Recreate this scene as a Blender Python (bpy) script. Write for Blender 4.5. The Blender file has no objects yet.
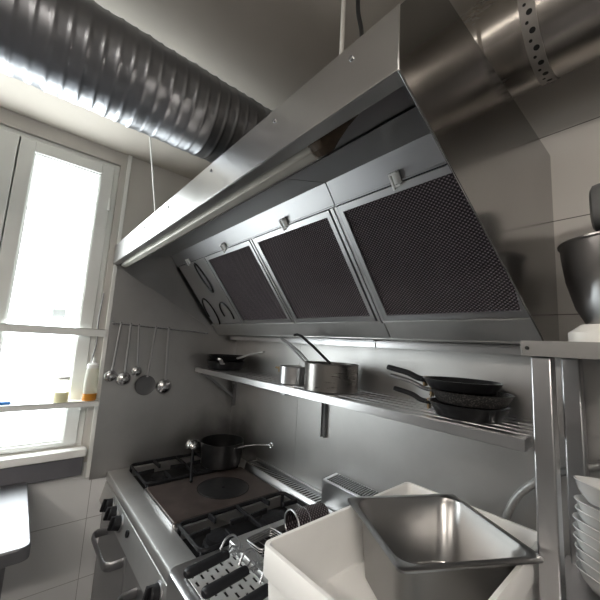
import bpy, bmesh, math, random
from mathutils import Vector, Matrix
random.seed(7)
S = bpy.context.scene
COL = S.collection
PI = math.pi
WM = {}          # world matrix of every root / parent (tracked by hand)

# ------------------------------------------------------------------ materials
def new_mat(name):
    m = bpy.data.materials.new(name); m.use_nodes = True
    nt = m.node_tree
    return m, nt, nt.nodes['Principled BSDF']

def simple(name, col, rough=.5, metal=0., noise=0., nscale=20., bump=0., spec=None, trans=0., sub=0., coat=0.):
    m, nt, b = new_mat(name)
    b.inputs['Base Color'].default_value = (*col, 1)
    b.inputs['Roughness'].default_value = rough
    b.inputs['Metallic'].default_value = metal
    if spec is not None: b.inputs['Specular IOR Level'].default_value = spec
    if trans: b.inputs['Transmission Weight'].default_value = trans
    if coat: b.inputs['Coat Weight'].default_value = coat
    if sub:
        b.inputs['Subsurface Weight'].default_value = sub
        b.inputs['Subsurface Radius'].default_value = (.02, .02, .02)
    if noise or bump:
        tc = nt.nodes.new('ShaderNodeTexCoord')
        n = nt.nodes.new('ShaderNodeTexNoise'); n.inputs['Scale'].default_value = nscale; n.inputs['Detail'].default_value = 5
        nt.links.new(tc.outputs['Object'], n.inputs['Vector'])
        if noise:
            r = nt.nodes.new('ShaderNodeMapRange')
            r.inputs['To Min'].default_value = 1-noise; r.inputs['To Max'].default_value = 1+noise
            r.inputs['From Min'].default_value = .3; r.inputs['From Max'].default_value = .7
            nt.links.new(n.outputs['Fac'], r.inputs['Value'])
            mx = nt.nodes.new('ShaderNodeVectorMath'); mx.operation = 'SCALE'
            mx.inputs[0].default_value = col
            nt.links.new(r.outputs[0], mx.inputs['Scale'])
            nt.links.new(mx.outputs[0], b.inputs['Base Color'])
        if bump:
            bp = nt.nodes.new('ShaderNodeBump'); bp.inputs['Strength'].default_value = bump; bp.inputs['Distance'].default_value = .004
            nt.links.new(n.outputs['Fac'], bp.inputs['Height']); nt.links.new(bp.outputs[0], b.inputs['Normal'])
    return m

def steel(name, col=(.55, .55, .56), rough=.3, var=.08, stretch=(1, 1, 40), smudge=.12, wave=.0, cvar=.12):
    """brushed stainless sheet: streaky roughness, soft smudges, slight unevenness"""
    m, nt, b = new_mat(name)
    b.inputs['Metallic'].default_value = 1
    tc = nt.nodes.new('ShaderNodeTexCoord')
    mp = nt.nodes.new('ShaderNodeMapping'); mp.inputs['Scale'].default_value = stretch
    n1 = nt.nodes.new('ShaderNodeTexNoise'); n1.inputs['Scale'].default_value = 14; n1.inputs['Detail'].default_value = 4
    n2 = nt.nodes.new('ShaderNodeTexNoise'); n2.inputs['Scale'].default_value = 3.2; n2.inputs['Detail'].default_value = 6; n2.inputs['Roughness'].default_value = .62
    L = nt.links.new
    L(tc.outputs['Object'], mp.inputs['Vector']); L(mp.outputs[0], n1.inputs['Vector']); L(tc.outputs['Object'], n2.inputs['Vector'])
    a = nt.nodes.new('ShaderNodeMath'); a.operation = 'MULTIPLY_ADD'; a.inputs[1].default_value = var*2; a.inputs[2].default_value = rough-var-smudge
    L(n1.outputs['Fac'], a.inputs[0])
    c = nt.nodes.new('ShaderNodeMath'); c.operation = 'MULTIPLY_ADD'; c.inputs[1].default_value = smudge*2
    L(n2.outputs['Fac'], c.inputs[0]); L(a.outputs[0], c.inputs[2]); L(c.outputs[0], b.inputs['Roughness'])
    r = nt.nodes.new('ShaderNodeMapRange'); r.inputs['From Min'].default_value = .3; r.inputs['From Max'].default_value = .7
    r.inputs['To Min'].default_value = 1-cvar; r.inputs['To Max'].default_value = 1+cvar
    L(n2.outputs['Fac'], r.inputs['Value'])
    v = nt.nodes.new('ShaderNodeVectorMath'); v.operation = 'SCALE'; v.inputs[0].default_value = col
    L(r.outputs[0], v.inputs['Scale']); L(v.outputs[0], b.inputs['Base Color'])
    if wave:
        bp = nt.nodes.new('ShaderNodeBump'); bp.inputs['Strength'].default_value = wave; bp.inputs['Distance'].default_value = .01
        L(n2.outputs['Fac'], bp.inputs['Height']); L(bp.outputs[0], b.inputs['Normal'])
    return m

M = {}
M['steel'] = steel('brushed_steel', (.50, .50, .51), .30, .015, (3, 3, 3), .05, 0, .06)
M['steel_sheet'] = steel('hood_sheet_steel', (.50, .495, .49), .30, .02, (1, 30, 30), .06, 0, .06)
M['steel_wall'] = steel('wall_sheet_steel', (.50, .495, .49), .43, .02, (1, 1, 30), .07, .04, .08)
M['steel_dull'] = steel('dull_steel', (.36, .36, .37), .40, .015, (3, 3, 3), .05, 0, .06)
M['steel_bright'] = steel('polished_steel', (.62, .62, .63), .22, .01, (6, 6, 6), .03, 0, .04)
M['steel_pan'] = steel('gastronorm_steel', (.35, .345, .34), .32, .01, (4, 4, 4), .03, 0, .05)
M['galv'] = steel('galvanised_duct', (.34, .35, .375), .33, .02, (3, 3, 3), .06, .04, .12)
M['galv_warm'] = steel('galvanised_pipe', (.48, .45, .42), .26, .02, (1, 8, 8), .06, .04, .2)
M['strap'] = simple('zinc_strap', (.34, .32, .30), .5, .6, .1, 30)
M['alu'] = simple('aluminium_frame', (.44, .44, .45), .38, 1.)
M['chrome'] = simple('chrome', (.75, .75, .76), .12, 1.)
M['iron'] = simple('cast_iron', (.008, .008, .010), .6, .0, .3, 60, .4, .25)
M['hotplate'] = simple('cast_hotplate', (.060, .046, .042), .42, .35, .35, 12, .15)
M['black'] = simple('black_enamel', (.006, .006, .007), .6, 0, 0, spec=.2)
M['nonstick'] = simple('nonstick_coating', (.012, .012, .013), .28, .0, .3, 40, .1)
M['plastic_black'] = simple('black_plastic', (.008, .008, .010), .5, 0, .1, 60, .1, .3)
M['speckle'] = None
M['paint'] = simple('plaster_paint', (.60, .575, .54), .8, 0, .05, 4, .08)
M['ceil'] = simple('ceiling_paint', (.60, .55, .49), .85, 0, .06, 3, .08)
M['pvc'] = simple('window_pvc', (.82, .83, .81), .4, 0, .02, 6)
M['white_trim'] = simple('white_edge_trim', (.88, .88, .86), .45, 0, .03, 9)
M['sill_dark'] = simple('grey_painted_board', (.12, .12, .135), .6, 0, .1, 8)
M['crate'] = simple('white_polyethylene', (.88, .875, .86), .42, 0, .02, 10, 0, sub=.12)
M['porcelain'] = simple('white_porcelain', (.72, .73, .73), .18, 0, .02, 8, coat=.3)
M['mixer_grey'] = simple('grey_enamel', (.16, .165, .17), .35, 0, .03, 20)
M['mixer_white'] = simple('cream_enamel', (.74, .72, .68), .4, 0, .02, 20)
M['rust'] = simple('rusty_end', (.050, .032, .018), .8, 0, .5, 30, .5)
M['strip'] = simple('light_housing', (.42, .40, .36), .5, .3, .1, 12)
M['floor'] = simple('floor_vinyl', (.10, .10, .105), .6, 0, .2, 15)
M['brass'] = simple('brass_plate', (.42, .31, .18), .35, 1., .1, 50)
M['hose'] = simple('braided_hose', (.35, .35, .345), .42, .6, .1, 120, .3)
M['paint_shaded'] = simple('shaded_wall_paint', (.17, .165, .16), .8)  # unseen walls; darkness put into the colour so steel reflects a dim room
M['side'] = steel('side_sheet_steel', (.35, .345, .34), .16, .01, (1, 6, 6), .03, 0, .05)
M['pot'] = steel('dark_pot_steel', (.26, .25, .24), .28, .01, (1, 1, 20), .03, 0, .08)
M['rackbar'] = steel('rack_sheet', (.26, .255, .25), .38, .01, (3, 3, 3), .04)
M['table'] = steel('worn_table_steel', (.30, .30, .315), .46, .015, (3, 3, 3), .05, 0, .08)
M['handle'] = simple('satin_handle', (.62, .62, .62), .45, .6)
M['skimmer'] = steel('grey_skimmer', (.20, .20, .205), .45, .01, (3, 3, 3), .03)
M['rail'] = steel('rail_sheet', (.56, .555, .55), .46, .015, (1, 4, 4), .05, 0, .1)
M['rod'] = simple('white_rod', (.72, .70, .66), .5)
M['cable'] = simple('black_cable', (.015, .015, .015), .5)
M['blue'] = simple('blue_plastic', (.02, .16, .48), .4)
M['orange'] = simple('orange_sauce', (.62, .26, .03), .35)
M['yellowoil'] = simple('pale_dressing', (.85, .83, .55), .35)
M['bottle'] = simple('cloudy_plastic', (.9, .9, .82), .55, trans=.7)
M['sticker'] = simple('grey_paper', (.62, .62, .62), .9, trans=.3)
M['wok_dark'] = simple('smoked_steel', (.05, .05, .052), .30, .9, .4, 8, .05)
M['cloth'] = simple('dark_strap', (.02, .02, .022), .7)
M['dark'] = simple('dark_void', (.01, .01, .01), .8)

def tile_material(name, col, grout, dim, offset, rough=.25):
    """large wall tiles; joints along z and one horizontal axis, in object coordinates"""
    m, nt, b = new_mat(name); L = nt.links.new
    tc = nt.nodes.new('ShaderNodeTexCoord'); sp = nt.nodes.new('ShaderNodeSeparateXYZ'); L(tc.outputs['Object'], sp.inputs[0])
    masks = []
    for axis in ('XYZ'):
        if dim['XYZ'.index(axis)] is None: continue
        s = nt.nodes.new('ShaderNodeMath'); s.operation = 'SUBTRACT'; s.inputs[1].default_value = offset['XYZ'.index(axis)]
        L(sp.outputs[axis], s.inputs[0])
        pp = nt.nodes.new('ShaderNodeMath'); pp.operation = 'PINGPONG'; pp.inputs[1].default_value = dim['XYZ'.index(axis)]/2
        L(s.outputs[0], pp.inputs[0])
        lt = nt.nodes.new('ShaderNodeMath'); lt.operation = 'LESS_THAN'; lt.inputs[1].default_value = .0016
        L(pp.outputs[0], lt.inputs[0]); masks.append(lt)
    mx = nt.nodes.new('ShaderNodeMath'); mx.operation = 'MAXIMUM'
    L(masks[0].outputs[0], mx.inputs[0]); L(masks[1].outputs[0], mx.inputs[1])
    mix = nt.nodes.new('ShaderNodeMix'); mix.data_type = 'RGBA'
    mix.inputs[6].default_value = (*col, 1); mix.inputs[7].default_value = (*grout, 1)
    L(mx.outputs[0], mix.inputs[0]); L(mix.outputs[2], b.inputs['Base Color'])
    rr = nt.nodes.new('ShaderNodeMath'); rr.operation = 'MULTIPLY_ADD'; rr.inputs[1].default_value = .6; rr.inputs[2].default_value = rough
    L(mx.outputs[0], rr.inputs[0]); L(rr.outputs[0], b.inputs['Roughness'])
    return m
M['tile_left'] = tile_material('wall_tile_left', (.74, .75, .755), (.34, .34, .34), (None, .5, .3), (0, -.837, .668))
M['tile_back'] = tile_material('wall_tile_back', (.78, .755, .72), (.20, .19, .18), (.6, None, .3), (1.66, 0, 2.4076))

def darken_around(m, c, rad, deep):  # scales the base colour darker around a point, with a noisy edge
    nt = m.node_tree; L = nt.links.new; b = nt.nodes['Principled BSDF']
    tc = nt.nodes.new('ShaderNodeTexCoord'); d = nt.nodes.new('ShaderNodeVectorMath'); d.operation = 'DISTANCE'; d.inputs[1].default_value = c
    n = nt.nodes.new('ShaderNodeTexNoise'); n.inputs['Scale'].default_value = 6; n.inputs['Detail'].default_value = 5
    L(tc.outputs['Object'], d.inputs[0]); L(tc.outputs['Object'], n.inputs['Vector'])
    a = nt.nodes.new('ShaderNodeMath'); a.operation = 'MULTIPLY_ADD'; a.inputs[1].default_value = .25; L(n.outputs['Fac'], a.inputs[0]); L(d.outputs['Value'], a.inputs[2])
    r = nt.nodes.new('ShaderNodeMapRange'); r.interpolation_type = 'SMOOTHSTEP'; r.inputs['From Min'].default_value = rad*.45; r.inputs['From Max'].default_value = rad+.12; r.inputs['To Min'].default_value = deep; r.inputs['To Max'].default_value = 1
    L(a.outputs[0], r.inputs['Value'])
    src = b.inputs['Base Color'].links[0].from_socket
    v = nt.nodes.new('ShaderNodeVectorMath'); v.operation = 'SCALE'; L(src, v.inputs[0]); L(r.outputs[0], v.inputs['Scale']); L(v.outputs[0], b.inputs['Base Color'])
darken_around(M['steel_wall'], (.18, -.12, .93), .40, .22)

def mesh_filter_material():
    """knitted / expanded metal grease filter: staggered cells, purple-brown with grease"""
    m, nt, b = new_mat('filter_mesh'); L = nt.links.new
    tc = nt.nodes.new('ShaderNodeTexCoord'); sp = nt.nodes.new('ShaderNodeSeparateXYZ'); L(tc.outputs['Object'], sp.inputs[0])
    def mth(op, a=None, bb=None, va=None, vb=None):
        n = nt.nodes.new('ShaderNodeMath'); n.operation = op
        if a is not None: L(a, n.inputs[0])
        if va is not None: n.inputs[0].default_value = va
        if bb is not None: L(bb, n.inputs[1])
        if vb is not None: n.inputs[1].default_value = vb
        return n.outputs[0]
    u = mth('MULTIPLY', sp.outputs['X'], vb=2*PI/.0125); v = mth('MULTIPLY', sp.outputs['Y'], vb=2*PI/.0105)
    h = mth('MULTIPLY', mth('SINE', u), mth('SINE', v))
    n = nt.nodes.new('ShaderNodeTexNoise'); n.inputs['Scale'].default_value = 7; n.inputs['Detail'].default_value = 6
    L(tc.outputs['Object'], n.inputs['Vector'])
    cr = nt.nodes.new('ShaderNodeValToRGB')
    cr.color_ramp.elements[0].position = .0; cr.color_ramp.elements[0].color = (.008, .006, .007, 1)
    cr.color_ramp.elements[1].position = 1.; cr.color_ramp.elements[1].color = (.34, .28, .30, 1)
    e = cr.color_ramp.elements.new(.62); e.color = (.05, .040, .045, 1)
    hh = nt.nodes.new('ShaderNodeMapRange'); hh.inputs['From Min'].default_value = -1
    L(h, hh.inputs['Value']); L(hh.outputs[0], cr.inputs[0])
    L(cr.outputs[0], b.inputs['Base Color'])
    b.inputs['Metallic'].default_value = .65
    r = nt.nodes.new('ShaderNodeMapRange'); r.inputs['To Min'].default_value = .3; r.inputs['To Max'].default_value = .6
    L(n.outputs['Fac'], r.inputs['Value']); L(r.outputs[0], b.inputs['Roughness'])
    bp = nt.nodes.new('ShaderNodeBump'); bp.inputs['Strength'].default_value = .9; bp.inputs['Distance'].default_value = .003
    L(h, bp.inputs['Height']); L(bp.outputs[0], b.inputs['Normal'])
    return m
M['mesh'] = mesh_filter_material()

def speckle_material():
    m, nt, b = new_mat('speckled_pan'); L = nt.links.new
    tc = nt.nodes.new('ShaderNodeTexCoord'); v = nt.nodes.new('ShaderNodeTexNoise'); v.inputs['Scale'].default_value = 220; v.inputs['Detail'].default_value = 3
    L(tc.outputs['Object'], v.inputs['Vector'])
    cr = nt.nodes.new('ShaderNodeValToRGB'); cr.color_ramp.elements[0].position = .52; cr.color_ramp.elements[0].color = (.012, .012, .012, 1)
    cr.color_ramp.elements[1].position = .62; cr.color_ramp.elements[1].color = (.10, .09, .085, 1)
    L(v.outputs['Fac'], cr.inputs[0]); L(cr.outputs[0], b.inputs['Base Color']); b.inputs['Roughness'].default_value = .4
    return m
M['speckle'] = speckle_material()

def glass_material():
    m = bpy.data.materials.new('window_glass'); m.use_nodes = True; nt = m.node_tree; nt.nodes.clear(); L = nt.links.new
    o = nt.nodes.new('ShaderNodeOutputMaterial'); t = nt.nodes.new('ShaderNodeBsdfTransparent'); t.inputs[0].default_value = (.93, .95, .94, 1)
    g = nt.nodes.new('ShaderNodeBsdfGlossy'); g.inputs['Roughness'].default_value = .02
    mx = nt.nodes.new('ShaderNodeMixShader'); mx.inputs[0].default_value = .06
    L(t.outputs[0], mx.inputs[1]); L(g.outputs[0], mx.inputs[2]); L(mx.outputs[0], o.inputs[0])
    return m
M['glass'] = glass_material()
def emit(name, col, s):
    m = bpy.data.materials.new(name); m.use_nodes = True; nt = m.node_tree; nt.nodes.clear()
    o = nt.nodes.new('ShaderNodeOutputMaterial'); e = nt.nodes.new('ShaderNodeEmission'); e.inputs[0].default_value = (*col, 1); e.inputs[1].default_value = s
    nt.links.new(e.outputs[0], o.inputs[0]); return m

# ------------------------------------------------------------------ mesh helpers
def BM(): return bmesh.new()
def face(bm, vs):
    try: return bm.faces.new(vs)
    except ValueError: return None
def box(bm, a, b):
    x0, y0, z0 = [min(a[i], b[i]) for i in range(3)]; x1, y1, z1 = [max(a[i], b[i]) for i in range(3)]
    v = [bm.verts.new(p) for p in ((x0,y0,z0),(x1,y0,z0),(x1,y1,z0),(x0,y1,z0),(x0,y0,z1),(x1,y0,z1),(x1,y1,z1),(x0,y1,z1))]
    for q in ((0,3,2,1),(4,5,6,7),(0,1,5,4),(1,2,6,5),(2,3,7,6),(3,0,4,7)): face(bm, [v[i] for i in q])
def obox(bm, c, ax, ay, az):
    """oriented box: centre and three half-axis vectors"""
    c, ax, ay, az = map(Vector, (c, ax, ay, az))
    v = [bm.verts.new(c + sx*ax + sy*ay + sz*az) for sz in (-1, 1) for sx, sy in ((-1,-1),(1,-1),(1,1),(-1,1))]
    for q in ((0,3,2,1),(4,5,6,7),(0,1,5,4),(1,2,6,5),(2,3,7,6),(3,0,4,7)): face(bm, [v[i] for i in q])
def beam(bm, p, q, w, h, up=(0,0,1)):
    p, q, up = Vector(p), Vector(q), Vector(up); d = (q-p); L = d.length; d.normalize()
    s = d.cross(up).normalized(); u = s.cross(d)
    obox(bm, (p+q)/2, d*L/2, s*w/2, u*h/2)
def prism(bm, poly, axis, a0, a1):
    """extrude a 2-D outline (other two axes, in order) along axis"""
    def P(u, v, a):
        return {'x': (a,u,v), 'y': (u,a,v), 'z': (u,v,a)}[axis]
    A = [bm.verts.new(P(u,v,a0)) for u, v in poly]; B = [bm.verts.new(P(u,v,a1)) for u, v in poly]
    n = len(poly); face(bm, A[::-1]); face(bm, B)
    for i in range(n): face(bm, [A[i], A[(i+1)%n], B[(i+1)%n], B[i]])
def loft(bm, loops, cap0=True, cap1=True, close=False):
    R = [[bm.verts.new(p) for p in l] for l in loops]; n = len(R[0])
    for a, b in zip(R, R[1:]):
        for i in range(n): face(bm, [a[i], a[(i+1)%n], b[(i+1)%n], b[i]])
    if close:
        a, b = R[-1], R[0]
        for i in range(n): face(bm, [a[i], a[(i+1)%n], b[(i+1)%n], b[i]])
    else:
        if cap0: face(bm, R[0][::-1])
        if cap1: face(bm, R[-1])
def sweep(bm, pts, rad, n=10, rz=None, caps=True, up=(0,0,1), closed=False):
    """tube along points; rad number or list; rz = second (vertical) radius for flat bars"""
    pts = [Vector(p) for p in pts]; k = len(pts)
    rs = rad if isinstance(rad, (list, tuple)) else [rad]*k
    zs = rs if rz is None else (rz if isinstance(rz, (list, tuple)) else [rz]*k)
    loops = []; up = Vector(up); prev = None
    for i, p in enumerate(pts):
        if closed: d = pts[(i+1)%k]-pts[i-1]
        else: d = (pts[min(i+1,k-1)]-pts[max(i-1,0)])
        d.normalize()
        if prev is None:
            s = d.cross(up)
            if s.length < .05: s = d.cross(Vector((1,0,0)))
            s.normalize()
        else:
            s = prev - d*prev.dot(d); s.normalize()
        prev = s; u = s.cross(d)
        loops.append([p + s*math.cos(2*PI*j/n)*rs[i] + u*math.sin(2*PI*j/n)*zs[i] for j in range(n)])
    loft(bm, loops, caps, caps, closed)
def cyl(bm, p, q, r, n=20, r2=None): sweep(bm, [p, q], [r, r if r2 is None else r2], n)
def lathe(bm, prof, c=(0,0,0), n=40, cap0=True, cap1=True):
    loft(bm, [[(c[0]+r*math.cos(2*PI*i/n), c[1]+r*math.sin(2*PI*i/n), c[2]+z) for i in range(n)] for r, z in prof], cap0, cap1)
def rr(w, d, r, z, n=6, c=(0,0)):
    """rounded-rectangle loop"""
    r = max(min(r, w/2-1e-4, d/2-1e-4), 1e-4); out = []
    for k, (sx, sy) in enumerate(((1,1),(-1,1),(-1,-1),(1,-1))):
        for i in range(n+1):
            a = PI/2*k + PI/2*i/n
            out.append((c[0]+sx*(w/2-r)+r*math.cos(a), c[1]+sy*(d/2-r)+r*math.sin(a), z))
    return out
def arc(c, r, a0, a1, n, plane='xz'):
    out = []
    for i in range(n+1):
        a = a0+(a1-a0)*i/n; u, v = r*math.cos(a), r*math.sin(a)
        out.append({'xz': (c[0]+u, c[1], c[2]+v), 'xy': (c[0]+u, c[1]+v, c[2]), 'yz': (c[0], c[1]+u, c[2]+v)}[plane])
    return out
def smooth_path(pts, k=6):
    """Catmull-Rom through the points"""
    P = [Vector(p) for p in pts]; P = [2*P[0]-P[1]] + P + [2*P[-1]-P[-2]]; out = []
    for i in range(1, len(P)-2):
        a, b, c, d = P[i-1], P[i], P[i+1], P[i+2]
        for j in range(k):
            t = j/k
            out.append(.5*((2*b)+(c-a)*t+(2*a-5*b+4*c-d)*t*t+(3*b-a-3*c+d)*t**3))
    out.append(P[-2]); return out

def obj(name, bm, mat, parent=None, bevel=0., local=False, angle=35, seg=2):
    bmesh.ops.remove_doubles(bm, verts=bm.verts, dist=1e-6)
    bmesh.ops.recalc_face_normals(bm, faces=bm.faces)
    lim = math.radians(angle)
    for f in bm.faces: f.smooth = True
    for e in bm.edges:
        e.smooth = len(e.link_faces) == 2 and e.calc_face_angle(0) < lim
    me = bpy.data.meshes.new(name); bm.to_mesh(me); bm.free()
    for mm in (mat if isinstance(mat, list) else [mat]): me.materials.append(mm)
    o = bpy.data.objects.new(name, me); COL.objects.link(o)
    if parent is not None:
        o.parent = parent
        if not local: me.transform(WM[parent].inverted())
        WM[o] = WM[parent].copy()
    else: WM[o] = Matrix.Identity(4)
    if bevel:
        b = o.modifiers.new('bevel', 'BEVEL'); b.width = bevel; b.segments = seg; b.limit_method = 'ANGLE'; b.angle_limit = math.radians(40)
    return o
def tag(o, label=None, cat=None, group=None, kind=None):
    if label: o['label'] = label
    if cat: o['category'] = cat
    if group: o['group'] = group
    if kind: o['kind'] = kind
    return o
def thing(name, label, cat, loc=(0,0,0), rz=0., group=None, rot=None):
    o = bpy.data.objects.new(name, None); COL.objects.link(o); o.empty_display_size = .05
    o.location = loc; o.rotation_euler = rot or (0,0,rz)
    WM[o] = Matrix.Translation(loc) @ o.rotation_euler.to_matrix().to_4x4()
    return tag(o, label, cat, group)
def struct(name, bm, mat, parent=None, bevel=0.):
    o = obj(name, bm, mat, parent, bevel)
    if parent is None: o['kind'] = 'structure'
    return o
def dup(root, loc, rz=None, label=None):
    r = root.copy(); COL.objects.link(r); r.location = loc
    if rz is not None: r.rotation_euler = (0,0,rz)
    if label: r['label'] = label
    for ch in list(root.children):
        c = ch.copy(); COL.objects.link(c); c.parent = r
        for g in list(ch.children):
            d = g.copy(); COL.objects.link(d); d.parent = c
    return r

# ------------------------------------------------------------------ the room
X1, Y1, ZC = 3.9, -3.4, 2.78
bm = BM(); box(bm, (-.12, .12, -.06), (X1+.1, Y1-.1, 0)); struct('floor', bm, M['floor'])
bm = BM(); box(bm, (-.12, .12, ZC), (X1+.1, Y1-.1, ZC+.08)); struct('ceiling', bm, M['ceil'])
WY0, WY1, WZ0, WZ1 = -2.02, -.905, 1.055, 2.70        # window opening
bm = BM(); box(bm, (0, 0, 0), (X1, .1, ZC)); struct('wall_back', bm, M['tile_back'])
bm = BM()
box(bm, (-.12, Y1, .968), (0, WY0, ZC)); box(bm, (-.12, WY1, .968), (0, .1, ZC)); box(bm, (-.12, WY0, WZ1), (0, WY1, ZC)); box(bm, (-.12, WY0, .968), (0, WY1, WZ0))
wl = struct('wall_left', bm, M['paint'])
bm = BM(); box(bm, (-.12, Y1, 0), (0, .1, .968)); obj('tiled_lower_wall', bm, M['tile_left'], wl)
bm = BM(); box(bm, (X1, Y1, 0), (X1+.1, .1, ZC)); struct('wall_right', bm, M['paint_shaded'])
bm = BM(); box(bm, (-.12, Y1-.1, 0), (X1+.1, Y1, ZC)); struct('wall_front', bm, M['paint_shaded'])

# window: fixed frame, two sashes, each with its pane
wr = thing('window_1', None, None, (0, -1.45, WZ0)); wr['kind'] = 'structure'
def rect_frame(bm, y0, y1, z0, z1, w, x0, x1, wb=None):
    wb = wb or w
    box(bm, (x0, y0, z0), (x1, y0+w, z1)); box(bm, (x0, y1-w, z0), (x1, y1, z1))
    box(bm, (x0, y0+w, z1-w), (x1, y1-w, z1)); box(bm, (x0, y0+w, z0), (x1, y1-w, z0+wb))
bm = BM(); rect_frame(bm, WY0, WY1, WZ0-.01, WZ1, .03, -.09, -.02); obj('window_frame', bm, M['pvc'], wr, .004)
for (a, b, sw) in ((WY0+.028, -1.378, .085), (-1.372, WY1-.028, .062)):
    bm = BM(); rect_frame(bm, a, b, WZ0+.012, WZ1-.028, sw, -.075, -.004, .02)
    rect_frame(bm, a+sw-.004, b-sw+.004, WZ0+.03, WZ1-.086, .012, -.06, -.016)
    sa = obj('sash', bm, M['pvc'], wr, .004)
    bm = BM(); box(bm, (-.044, a+.055, WZ0+.03), (-.038, b-.055, WZ1-.085)); obj('pane', bm, M['glass'], sa)
bm = BM(); box(bm, (-.078, -1.40, WZ0+.012), (-.070, -1.35, WZ1-.028)); obj('meeting_strip', bm, M['pvc'], wr)
bm = BM()
for z in (1.25, 2.4): cyl(bm, (.002, -.936, z), (.002, -.936, z+.07), .008, 12)
obj('hinge', bm, M['pvc'], wr)
bm = BM(); box(bm, (-.047, -1.125, 1.745), (-.0445, -1.062, 1.79)); obj('sticker', bm, M['sticker'], wr)
bm = BM(); box(bm, (-.02, -2.1, 1.012), (.055, -.888, 1.052)); struct('trim_1', bm, M['white_trim'], None, .005)
bm = BM(); box(bm, (0, -1.42, .915), (.04, -.895, 1.012)); struct('trim_2', bm, M['sill_dark'], None, .003)
bm = BM(); box(bm, (0, -.872, .885), (.012, -.851, ZC)); struct('trim_3', bm, M['white_trim'], None, .003)

# steel cladding of the walls
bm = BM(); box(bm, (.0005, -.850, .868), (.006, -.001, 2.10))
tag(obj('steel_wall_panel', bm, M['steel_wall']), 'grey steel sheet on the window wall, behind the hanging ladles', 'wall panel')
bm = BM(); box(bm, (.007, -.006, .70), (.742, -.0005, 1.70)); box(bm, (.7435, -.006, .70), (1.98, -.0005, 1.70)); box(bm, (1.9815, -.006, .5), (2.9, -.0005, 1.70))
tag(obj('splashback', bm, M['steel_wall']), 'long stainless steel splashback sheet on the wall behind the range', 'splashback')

# ------------------------------------------------------------------ extraction hood
HX = 1.935
hood = thing('extraction_hood', 'large stainless canopy hood with mesh filters above the range', 'range hood', (0.97, -.4, 1.70))
side = [(0, 1.70), (-.15, 1.70), (-.185, 1.728), (-.876, 2.083), (-.876, 2.195), (-.775, 2.335), (0, 2.335)]
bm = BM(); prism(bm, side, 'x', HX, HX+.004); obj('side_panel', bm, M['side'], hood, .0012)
bm = BM(); prism(bm, side, 'x', .008, .012); obj('side_panel', bm, M['steel_sheet'], hood, .0012)
bm = BM(); box(bm, (.008, -.878, 2.083), (HX+.003, -.875, 2.196)); box(bm, (.012, -.875, 2.083), (HX, -.845, 2.086)); box(bm, (.012, -.847, 2.086), (HX, -.845, 2.104))
fas = obj('fascia', bm, M['steel_sheet'], hood, .001)
bm = BM()
for x, z in ((.62, 2.16), (.93, 2.165), (1.30, 2.17), (1.62, 2.165), (1.845, 2.165)):
    bm = BM(); cyl(bm, (x, -.882, z), (x, -.877, z), .0045, 10); obj('rivet', bm, M['steel_dull'], fas)
bm = BM(); prism(bm, [(-.876, 2.195), (-.775, 2.335), (0, 2.335), (0, 2.331), (-.773, 2.331), (-.873, 2.193)], 'x', .012, HX); obj('top_panel', bm, M['steel_sheet'], hood)
# filter plane: slope 51 degrees; U = down-slope unit, N = towards the cook
m_ = 1.25; F0 = Vector((0, -.5, 2.135)); U = Vector((0, 1, -m_)).normalized(); N = Vector((0, -m_, -1)).normalized()
def FP(x, s, n=0.): return Vector((x, F0.y, F0.z)) + U*s + N*n
def fbox(bm, x0, x1, s0, s1, n0, n1):
    c = (FP(x0, s0, n0)+FP(x1, s1, n1))/2
    obox(bm, c, Vector(((x1-x0)/2, 0, 0)), U*(s1-s0)/2, N*(n1-n0)/2)
SEAM = 1.455
# inner roof (dark band seen under the front), in two hood modules
yb, zb = FP(0, -.085).y, FP(0, -.085).z
for a, b in ((.012, SEAM-.002), (SEAM+.002, HX)):
    ym = -.715; zm = 2.118+(zb-2.118)*(ym+.845)/(yb+.845)
    for q0, q1 in (((-.845, 2.118), (ym-.003, zm)), ((ym+.002, zm-.003), (yb, zb))):
        bm = BM(); prism(bm, [q0, q1, (q1[0], q1[1]+.004), (q0[0], q0[1]+.004)], 'x', a, b); obj('inner_roof', bm, M['steel_sheet'], hood)
    bm = BM(); fbox(bm, a, b, -.087, -.003, -.004, .0); fbox(bm, a, b, -.008, -.003, .0, .006); obj('filter_rail', bm, M['steel_dull'], hood, .0008)
    bm = BM(); fbox(bm, a, b, .462, .545, -.004, .004); fbox(bm, a, b, .452, .462, -.004, .012); obj('lower_rail', bm, M['rail'], hood, .001)
bm = BM(); fbox(bm, .012, HX, -.09, .55, -.03, -.012); obj('filter_housing', bm, M['dark'], hood)
bm = BM(); prism(bm, [(-.168, 1.716), (-.168, 1.712), (-.02, 1.702), (-.02, 1.706)], 'x', .012, HX); obj('under_panel', bm, M['steel_sheet'], hood)
# dividers between filters
for x in (.448, .945, 1.452):
    bm = BM()
    fbox(bm, x-.018, x+.014, -.002, .455, -.004, .010); fbox(bm, x-.004, x+.0005, -.002, .455, .010, .014)
    obj('divider', bm, M['steel'], hood, .001)
# drip rail below, along the wall
for a, b in ((.03, 1.318), (1.322, 1.925)):
    bm = BM(); box(bm, (a, -.080, 1.712), (b, -.012, 1.716)); box(bm, (a, -.080, 1.678), (b, -.076, 1.7155)); box(bm, (a, -.080, 1.678), (b, -.050, 1.681)); box(bm, (a, -.094, 1.699), (b, -.078, 1.703))
    obj('drip_rail', bm, M['steel'], hood, .0008)
bm = BM(); prism(bm, [(1.27, 1.702), (1.335, 1.702), (1.30, 1.722)], 'y', -.102, -.078); obj('drain_spout', bm, M['steel_dull'], hood, .001)
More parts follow.
